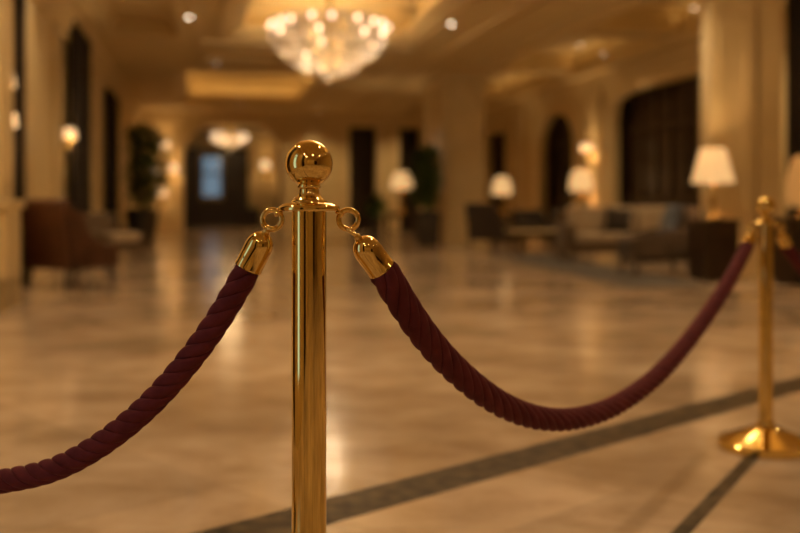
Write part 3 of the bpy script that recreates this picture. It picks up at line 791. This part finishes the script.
# ------------------------------------------------------------------ furniture
def pad(bm, x0, x1, y0, y1, z0, z1): box(bm, x0, x1, y0, y1, z0, z1)
def soft(name, dims, m, parent, bev=0.04, mtx=None):
    b = new(); box(b, *dims)
    if mtx: b.transform(mtx)
    return obj(name, b, m, parent, smooth=True, bevel=bev, seg=4)
def armchair(label, loc, rz, w=0.8, d=0.85, h=0.95, body='darkfab', cush='darkfab', legs='darkwood', wing=False, arm_h=0.62, legh=0.22, group='armchairs', name='armchair'):
    """faces local -y"""
    t = thing(name, label, 'chair', loc, rz, group)
    soft('seat_base', (-w/2+0.02, w/2-0.02, -d/2+0.03, d/2-0.03, legh, legh+0.13), body, t, 0.02)
    soft('seat_cushion', (-w/2+0.1, w/2-0.1, -d/2, d/2-0.16, legh+0.13, legh+0.28), cush, t, 0.05)
    lean = Matrix.Translation((0, d/2-0.12, legh+0.1)) @ Matrix.Rotation(-0.13, 4, 'X')
    soft('backrest', (-w/2, w/2, -0.07, 0.09, -0.08, h-legh-0.1), body, t, 0.05, lean)
    for sx in (-1, 1):
        b = new(); x0, x1 = sorted((sx*(w/2-0.1), sx*w/2)); top = h-0.12 if wing else arm_h+0.05
        # side panel with a sloping top, from the backrest down to the arm front
        hexa(b, [(x0, -d/2+0.02, legh+0.02), (x1, -d/2+0.02, legh+0.02), (x1, d/2-0.06, legh+0.02), (x0, d/2-0.06, legh+0.02),
                 (x0, -d/2+0.02, arm_h-0.08), (x1, -d/2+0.02, arm_h-0.08), (x1, -0.02, arm_h), (x0, -0.02, arm_h)])
        ys = [(-0.02, arm_h), (d/2-0.40, arm_h+0.03), (d/2-0.31, arm_h+0.10 if wing else arm_h+0.03), (d/2-0.24, top-0.03), (d/2-0.14, top), (d/2, top)]
        for (ya, za), (yb, zb) in zip(ys, ys[1:]):
            hexa(b, [(x0, ya, legh+0.02), (x1, ya, legh+0.02), (x1, min(yb, d/2-0.04), legh+0.02), (x0, min(yb, d/2-0.04), legh+0.02), (x0, ya, za), (x1, ya, za), (x1, yb, zb), (x0, yb, zb)])
        obj('armrest', b, body, t, bevel=0.02)
        for sy in (-1, 1):
            b = new(); lx, ly = sx*(w/2-0.07), sy*(d/2-0.08)
            tube(b, [(lx, ly, legh+0.01), (lx+sx*0.01, ly+sy*0.03, 0.0)], 0.03, 8, [0.03, 0.02])
            obj('leg', b, legs, t, smooth=True)
    return t
def cushion(label, loc, rot, m, w=0.45, h=0.42, th=0.14, group=None):
    b = new(); n = 10; gr = {}
    for side in (1, -1):
        for i in range(n+1):
            for j in range(n+1):
                u, v = 2*i/n-1, 2*j/n-1
                k = (max(0, 1-u**4)*max(0, 1-v**4))**0.5
                if side == -1 and k < 1e-6: gr[side, i, j] = gr[1, i, j]; continue
                px = 1-0.08*(1-abs(v))*abs(u); py = 1-0.08*(1-abs(u))*abs(v)
                gr[side, i, j] = b.verts.new((u*w/2*px, side*th/2*k, h/2+v*h/2*py))
        for i in range(n):
            for j in range(n): b.faces.new([gr[side, i, j], gr[side, i+1, j], gr[side, i+1, j+1], gr[side, i, j+1]])
    o = obj('throw_pillow', b, m, None, smooth=True)
    o.location = loc; o.rotation_euler = rot
    return tag(o, label, 'pillow', group)
def side_table(label, loc, w=0.6, d=0.6, h=0.72, m='darkwood', rz=YAW, solid=False, group='side tables'):
    t = thing('side_table', label, 'table', loc, rz, group)
    b = new(); box(b, -w/2, w/2, -d/2, d/2, h-0.04, h); obj('table_top', b, m, t, bevel=0.006)
    if solid:
        b = new(); box(b, -w/2+0.02, w/2-0.02, -d/2+0.02, d/2-0.02, 0.06, h-0.04); obj('body', b, m, t, bevel=0.004)
        b = new(); box(b, -w/2+0.05, w/2-0.05, -d/2-0.0, -d/2+0.02, h-0.24, h-0.07); dr = obj('drawer', b, m, t, bevel=0.004)
        b = new(); lathe(b, sphere_prof(0.016, 0, 8), 12, (0, -d/2-0.014, h-0.155)); obj('knob', b, 'brass_dull', dr, smooth=True)
        b = new(); box(b, -w/2+0.05, w/2-0.05, -d/2+0.05, d/2-0.05, 0, 0.06); obj('plinth', b, m, t)
    else:
        b = new(); box(b, -w/2+0.04, w/2-0.04, -d/2+0.04, d/2-0.04, h-0.12, h-0.04); obj('apron', b, m, t)
        b = new(); box(b, -w/2+0.05, w/2-0.05, -d/2+0.05, d/2-0.05, 0.18, 0.21); obj('shelf', b, m, t)
        for sx in (-1, 1):
            for sy in (-1, 1):
                b = new(); x, y = sx*(w/2-0.05), sy*(d/2-0.05); box(b, x-0.025, x+0.025, y-0.025, y+0.025, 0, h-0.04); obj('leg', b, m, t)
    return t
def table_lamp(label, loc, r0, r1, sh, base_h, m='shade', bm_='brass_dull', e=30, cat='table lamp', dome=False):
    t = thing('table_lamp', label, cat, loc, 0, 'table lamps')
    b = new(); lathe(b, [(0, 0), (0.10, 0), (0.11, 0.02), (0.05, 0.04), (0.025, 0.07), (0.03, base_h*0.3), (0.045, base_h*0.5), (0.03, base_h*0.7), (0.014, base_h*0.85), (0.012, base_h+0.02), (0, base_h+0.02)], 24)
    obj('base', b, bm_, t, smooth=True)
    b = new()
    if dome: prof = [(r0, base_h)]+[(r1+(r0-r1)*math.cos(PI/2*k/8), base_h+sh*math.sin(PI/2*k/8)) for k in range(1, 9)]
    else: prof = [(r0, base_h), (r1, base_h+sh)]
    lathe(b, prof, 40); s = obj('lamp_shade', b, m, t, smooth=True)
    k = s.modifiers.new('solid', 'SOLIDIFY'); k.thickness = 0.004
    b = new(); torus(b, r1*0.98, 0.004, Matrix.Translation((0, 0, base_h+sh-0.01)), 32, 6)
    for i in range(3): tube(b, [(0, 0, base_h+sh-0.01), (r1*math.cos(i*2.094), r1*math.sin(i*2.094), base_h+sh-0.01)], 0.003, 5)
    obj('shade_frame', b, 'brass_dull', t)
    b = new(); lathe(b, [(0, base_h+0.0), (0.018, base_h), (0.018, base_h+0.04)]+sphere_prof(0.04, base_h+0.09, 8, -50, 90), 14); obj('bulb', b, 'bulb', t, smooth=True)
    light('POINT', 'lamp_bulb', Vector(loc)+Vector((0, 0, base_h+sh*0.75)), e, WARMW, 0.05)
    return t

# left side
armchair('brown leather armchair facing right with a cream cushion, nearest on the left', floor_at(71, 286.5), PI/2+1.0, 0.78, 0.78, 1.02, 'leather', 'cream', wing=True, arm_h=0.54)
armchair('pale cream upholstered chair behind the brown leather armchair', floor_at(110, 263.5), PI/2-0.5, 0.8, 0.8, 0.82, 'taupe', 'cream', arm_h=0.55)
P = floor_at(80, 268); side_table('small side table between the leather chair and the pale chair', P, 0.42, 0.42, 0.56, 'silver')
# right seating
armchair('dark armchair facing right beside the broad marble pillar', floor_at(496, 250.5), PI/2+0.55, 0.86, 0.92, 1.0, 'darkfab', 'darkfab', wing=True, arm_h=0.60)
armchair('brown armchair facing left with a slate blue pillow, by the big lamp', floor_at(655, 275.5)+Vector((0, 0, 0.0145)), -PI/2+0.05, 0.85, 0.86, 0.92, 'brownfab', 'brownfab', arm_h=0.58)
armchair('dark chair behind the coffee table, farther left of two under the narrow arch', floor_at(534, 247.5), 0.25, 0.72, 0.75, 0.84, 'darkfab', 'darkfab')
armchair('dark chair between the coffee table and the sofa, under the narrow arch', floor_at(570, 250), 0.05, 0.72, 0.75, 0.86, 'darkfab', 'taupe')
# sofa
def sofa(label, loc, rz, w=2.1, d=0.95, h=0.92):
    t = thing('sofa', label, 'sofa', loc, rz)
    soft('seat_base', (-w/2+0.05, w/2-0.05, -d/2+0.03, d/2-0.05, 0.14, 0.32), 'taupe', t, 0.03)
    for k in range(3):
        x0 = -w/2+0.16+k*(w-0.32)/3
        soft('seat_cushion', (x0+0.005, x0+(w-0.32)/3-0.005, -d/2, d/2-0.25, 0.32, 0.47), 'cream', t, 0.05)
        soft('back_cushion', (x0+0.005, x0+(w-0.32)/3-0.005, d/2-0.30, d/2-0.12, 0.46, h), 'cream', t, 0.06)
    soft('backrest', (-w/2+0.02, w/2-0.02, d/2-0.14, d/2, 0.14, h-0.06), 'taupe', t, 0.04)
    for s in (-1, 1):
        x0, x1 = sorted((s*w/2, s*(w/2-0.16))); soft('armrest', (x0, x1, -d/2+0.02, d/2-0.02, 0.14, 0.62), 'taupe', t, 0.05)
        for sy in (-1, 1):
            b = new(); tube(b, [(s*(w/2-0.1), sy*(d/2-0.1), 0.15), (s*(w/2-0.09), sy*(d/2-0.09), 0)], 0.03, 8, [0.03, 0.02]); obj('leg', b, 'darkwood', t, smooth=True)
    return t
SP = floor_at(622, 261)+Vector((0, 0, 0.0145)); SRZ = 0.06
sofa('cream cushioned sofa facing the viewer in front of the big dark arch', SP, SRZ)
q = Matrix.Translation(SP) @ Matrix.Rotation(SRZ, 4, 'Z')
cushion('dark brown throw pillow leaning on the cream sofa', q @ Vector((-0.08, -0.03, 0.475)), (-0.25, 0.1, SRZ), 'darkfab')
ac = Matrix.Translation(floor_at(655, 275.5)+Vector((0, 0, 0.0145))) @ Matrix.Rotation(-PI/2+0.05, 4, 'Z')
cushion('slate blue pillow leaning on the back of the brown armchair', ac @ Vector((0.0, 0.13, 0.505)), (-0.3, 0.0, -PI/2+0.05), 'blue', 0.48, 0.46)
# coffee table
t = thing('coffee_table', 'low dark coffee table with a pale top among the dark chairs', 'table', floor_at(543, 254.5)+Vector((0, 0, 0.0145)), YAW)
b = new(); box(b, -0.65, 0.65, -0.4, 0.4, 0.42, 0.46); obj('table_top', b, 'pillar', t, bevel=0.006)
b = new(); box(b, -0.58, 0.58, -0.33, 0.33, 0.34, 0.42); obj('apron', b, 'darkwood', t)
for sx in (-1, 1):
    for sy in (-1, 1):
        b = new(); x, y = sx*0.56, sy*0.31; box(b, x-0.035, x+0.035, y-0.035, y+0.035, 0, 0.42); obj('leg', b, 'darkwood', t)
# rug
bm = new()
c = [Vector((2.6, 11.5)), Vector((3.62, 11.62)), Vector((2.78, 19.17)), Vector((1.76, 19.05))]
hexa(bm, [(v.x, v.y, 0.0005) for v in c]+[(v.x, v.y, 0.014) for v in c])
tag(obj('rug', bm, 'rug', None, bevel=0.004), 'large grey-blue wool rug under the seating on the right', 'rug')

# lamps and their tables
P = at(713, 0, 12.7); P.z = 0
side_table('dark wood cabinet table carrying the biggest table lamp', P, 0.5, 0.5, 0.77, solid=True)
table_lamp('biggest lit table lamp with a white tapered shade, by the marble pillar', P+Vector((0, 0, 0.77)), 0.27, 0.155, 0.44, 0.46, e=26)
P = floor_at(402, 241); side_table('dark side table under the lamp next to the potted tree', P, 0.9, 0.45, 0.75)
table_lamp('small round-shaded lamp glowing left of the potted tree', P+Vector((0, 0, 0.75)), 0.31, 0.10, 0.46, 0.62, e=38, dome=True)
P = at(502, 0, 28.5); P.z = 0; side_table('dark side table behind the dark armchair with a lit lamp', P, 0.6, 0.5, 0.72)
table_lamp('small round-shaded lamp glowing above the dark armchair', P+Vector((0, 0, 0.72)), 0.29, 0.09, 0.52, 0.53, e=34, dome=True)
P = at(581, 0, 24.0); P.z = 0; side_table('dark side table with a lit lamp behind the sofa', P, 0.6, 0.5, 0.72)
table_lamp('small round-shaded lamp glowing right of the narrow arch, under a sconce', P+Vector((0, 0, 0.72)), 0.29, 0.11, 0.52, 0.57, e=30, dome=True)
P = hall(7.95, 11.3); P = at(803, 0, 12.0); P.z = 0
side_table('black console under the amber lamp at the right picture edge', P, 0.62, 0.45, 0.80, solid=True)
table_lamp('amber-shaded lamp cut by the right picture edge', P+Vector((0, 0, 0.80)), 0.20, 0.08, 0.62, 0.12, 'shade_amber', e=3, dome=True)
# corridor furniture
P = hall(2.0, CE-0.45); side_table('dark console at the corridor end right of the blue window', P, 1.4, 0.45, 0.8, solid=True)
P = hall(-0.35, CE-0.45); side_table('dark console at the corridor end left of the blue window', P, 0.7, 0.45, 0.8, solid=True)

# ------------------------------------------------------------------ plants
def plant(label, loc, pot_r, pot_h, h, spread, n, sq=False, name='potted_tree', palm=False, smin=-99, smax=99):
    inv = HM.inverted(); loc = Vector(loc)
    t = thing(name, label, 'plant', loc, 0)
    b = new()
    if sq:
        k = pot_r
        hexa(b, [(-k*0.8, -k*0.8, 0), (k*0.8, -k*0.8, 0), (k*0.8, k*0.8, 0), (-k*0.8, k*0.8, 0), (-k, -k, pot_h), (k, -k, pot_h), (k, k, pot_h), (-k, k, pot_h)])
        obj('pot', b, 'pot', t, bevel=0.02)
    else:
        lathe(b, [(0, 0), (pot_r*0.7, 0), (pot_r*0.95, pot_h*0.6), (pot_r, pot_h), (pot_r*0.88, pot_h), (pot_r*0.86, pot_h-0.05), (0, pot_h-0.05)], 28); auto_smooth(obj('pot', b, 'pot', t), 40)
    b = new(); lathe(b, [(0, pot_h-0.03), (pot_r*0.8, pot_h-0.03), (pot_r*0.75, pot_h+0.01), (0, pot_h+0.025)], 20); obj('soil', b, 'soil', t)
    b = new(); fo = new(); zc = pot_h+(h-pot_h)*0.55
    for k in range(7):
        a = k*2.4; top = Vector((math.cos(a)*spread*0.45, math.sin(a)*spread*0.45, pot_h+(h-pot_h)*random.uniform(0.5, 0.85)))
        base = Vector((math.cos(a)*0.06, math.sin(a)*0.06, pot_h-0.02))
        tube(b, [base, base.lerp(top, 0.5)+Vector((0, 0, 0.08)), top], 0.015, 6)
    obj('stem', b, 'bark', t, smooth=True)
    for _ in range(n):
        a = random.uniform(0, 2*PI); u = random.random()**0.6
        zz = random.uniform(-1, 1); rad = spread*u*math.sqrt(max(0, 1-zz*zz*0.9))
        c = Vector((math.cos(a)*rad, math.sin(a)*rad, zc+zz*(h-pot_h)*0.46))
        dirv = Vector((math.cos(a+random.uniform(-.8, .8)), math.sin(a+random.uniform(-.8, .8)), random.uniform(-0.5, 0.9))).normalized()
        sidev = dirv.cross(Vector((0, 0, 1))).normalized(); L = random.uniform(0.16, 0.34)*(1.5 if palm else 1); W = L*(0.12 if palm else 0.22)
        nn = sidev.cross(dirv)
        if any(not (smin < (inv @ (loc+q)).x < smax) for q in (c, c+dirv*L, c+sidev*W, c-sidev*W)): continue
        v = [fo.verts.new(p) for p in (c, c+dirv*L*0.35+sidev*W+nn*0.01, c+dirv*L*0.75+sidev*W*0.7-nn*0.02, c+dirv*L-nn*0.05, c+dirv*L*0.75-sidev*W*0.7-nn*0.02, c+dirv*L*0.35-sidev*W+nn*0.01, c+dirv*L*0.5-nn*0.005)]
        for i in range(6):
            fo.faces.new((v[i], v[(i+1) % 6], v[6]))
    f = obj('foliage', fo, 'leaf', t)
    return t
plant('tall dark green potted palm against the left wall near the arch', floor_at(142, 243.5), 0.40, 0.85, 2.75, 0.56, 1000, name='potted_palm', palm=True, smin=-1.92)
plant('green potted tree in a square planter beside the broad marble pillar', floor_at(428, 245.5), 0.30, 0.80, 2.25, 0.36, 700, sq=True, smax=5.60)
plant('small potted plant left of the side table at the end wall', floor_at(375, 240.0), 0.2, 0.60, 1.10, 0.22, 200, name='potted_plant')

# ------------------------------------------------------------------ world, camera
w = bpy.data.worlds.new('dusk_sky'); SC.world = w; w.use_nodes = True
bg = w.node_tree.nodes['Background']; bg.inputs[0].default_value = (0.50, 0.66, 0.84, 1); bg.inputs[1].default_value = 1.6

cd = bpy.data.cameras.new('camera'); cam = bpy.data.objects.new('camera', cd); COL.objects.link(cam)
cam.location = (0, 0, EYE); cam.rotation_euler = (PI/2, 0, 0)
cd.sensor_width = 36; cd.lens = 45; cd.shift_y = -(266.5-HY)/800
cd.clip_start = 0.05; cd.clip_end = 200
cd.dof.use_dof = True; cd.dof.focus_distance = 1.69; cd.dof.aperture_fstop = 2.0
SC.camera = cam
vs = SC.view_settings
vs.view_transform = 'Standard'; vs.look = 'None'; vs.gamma = 1.0; vs.use_curve_mapping = False; vs.exposure = 0.0
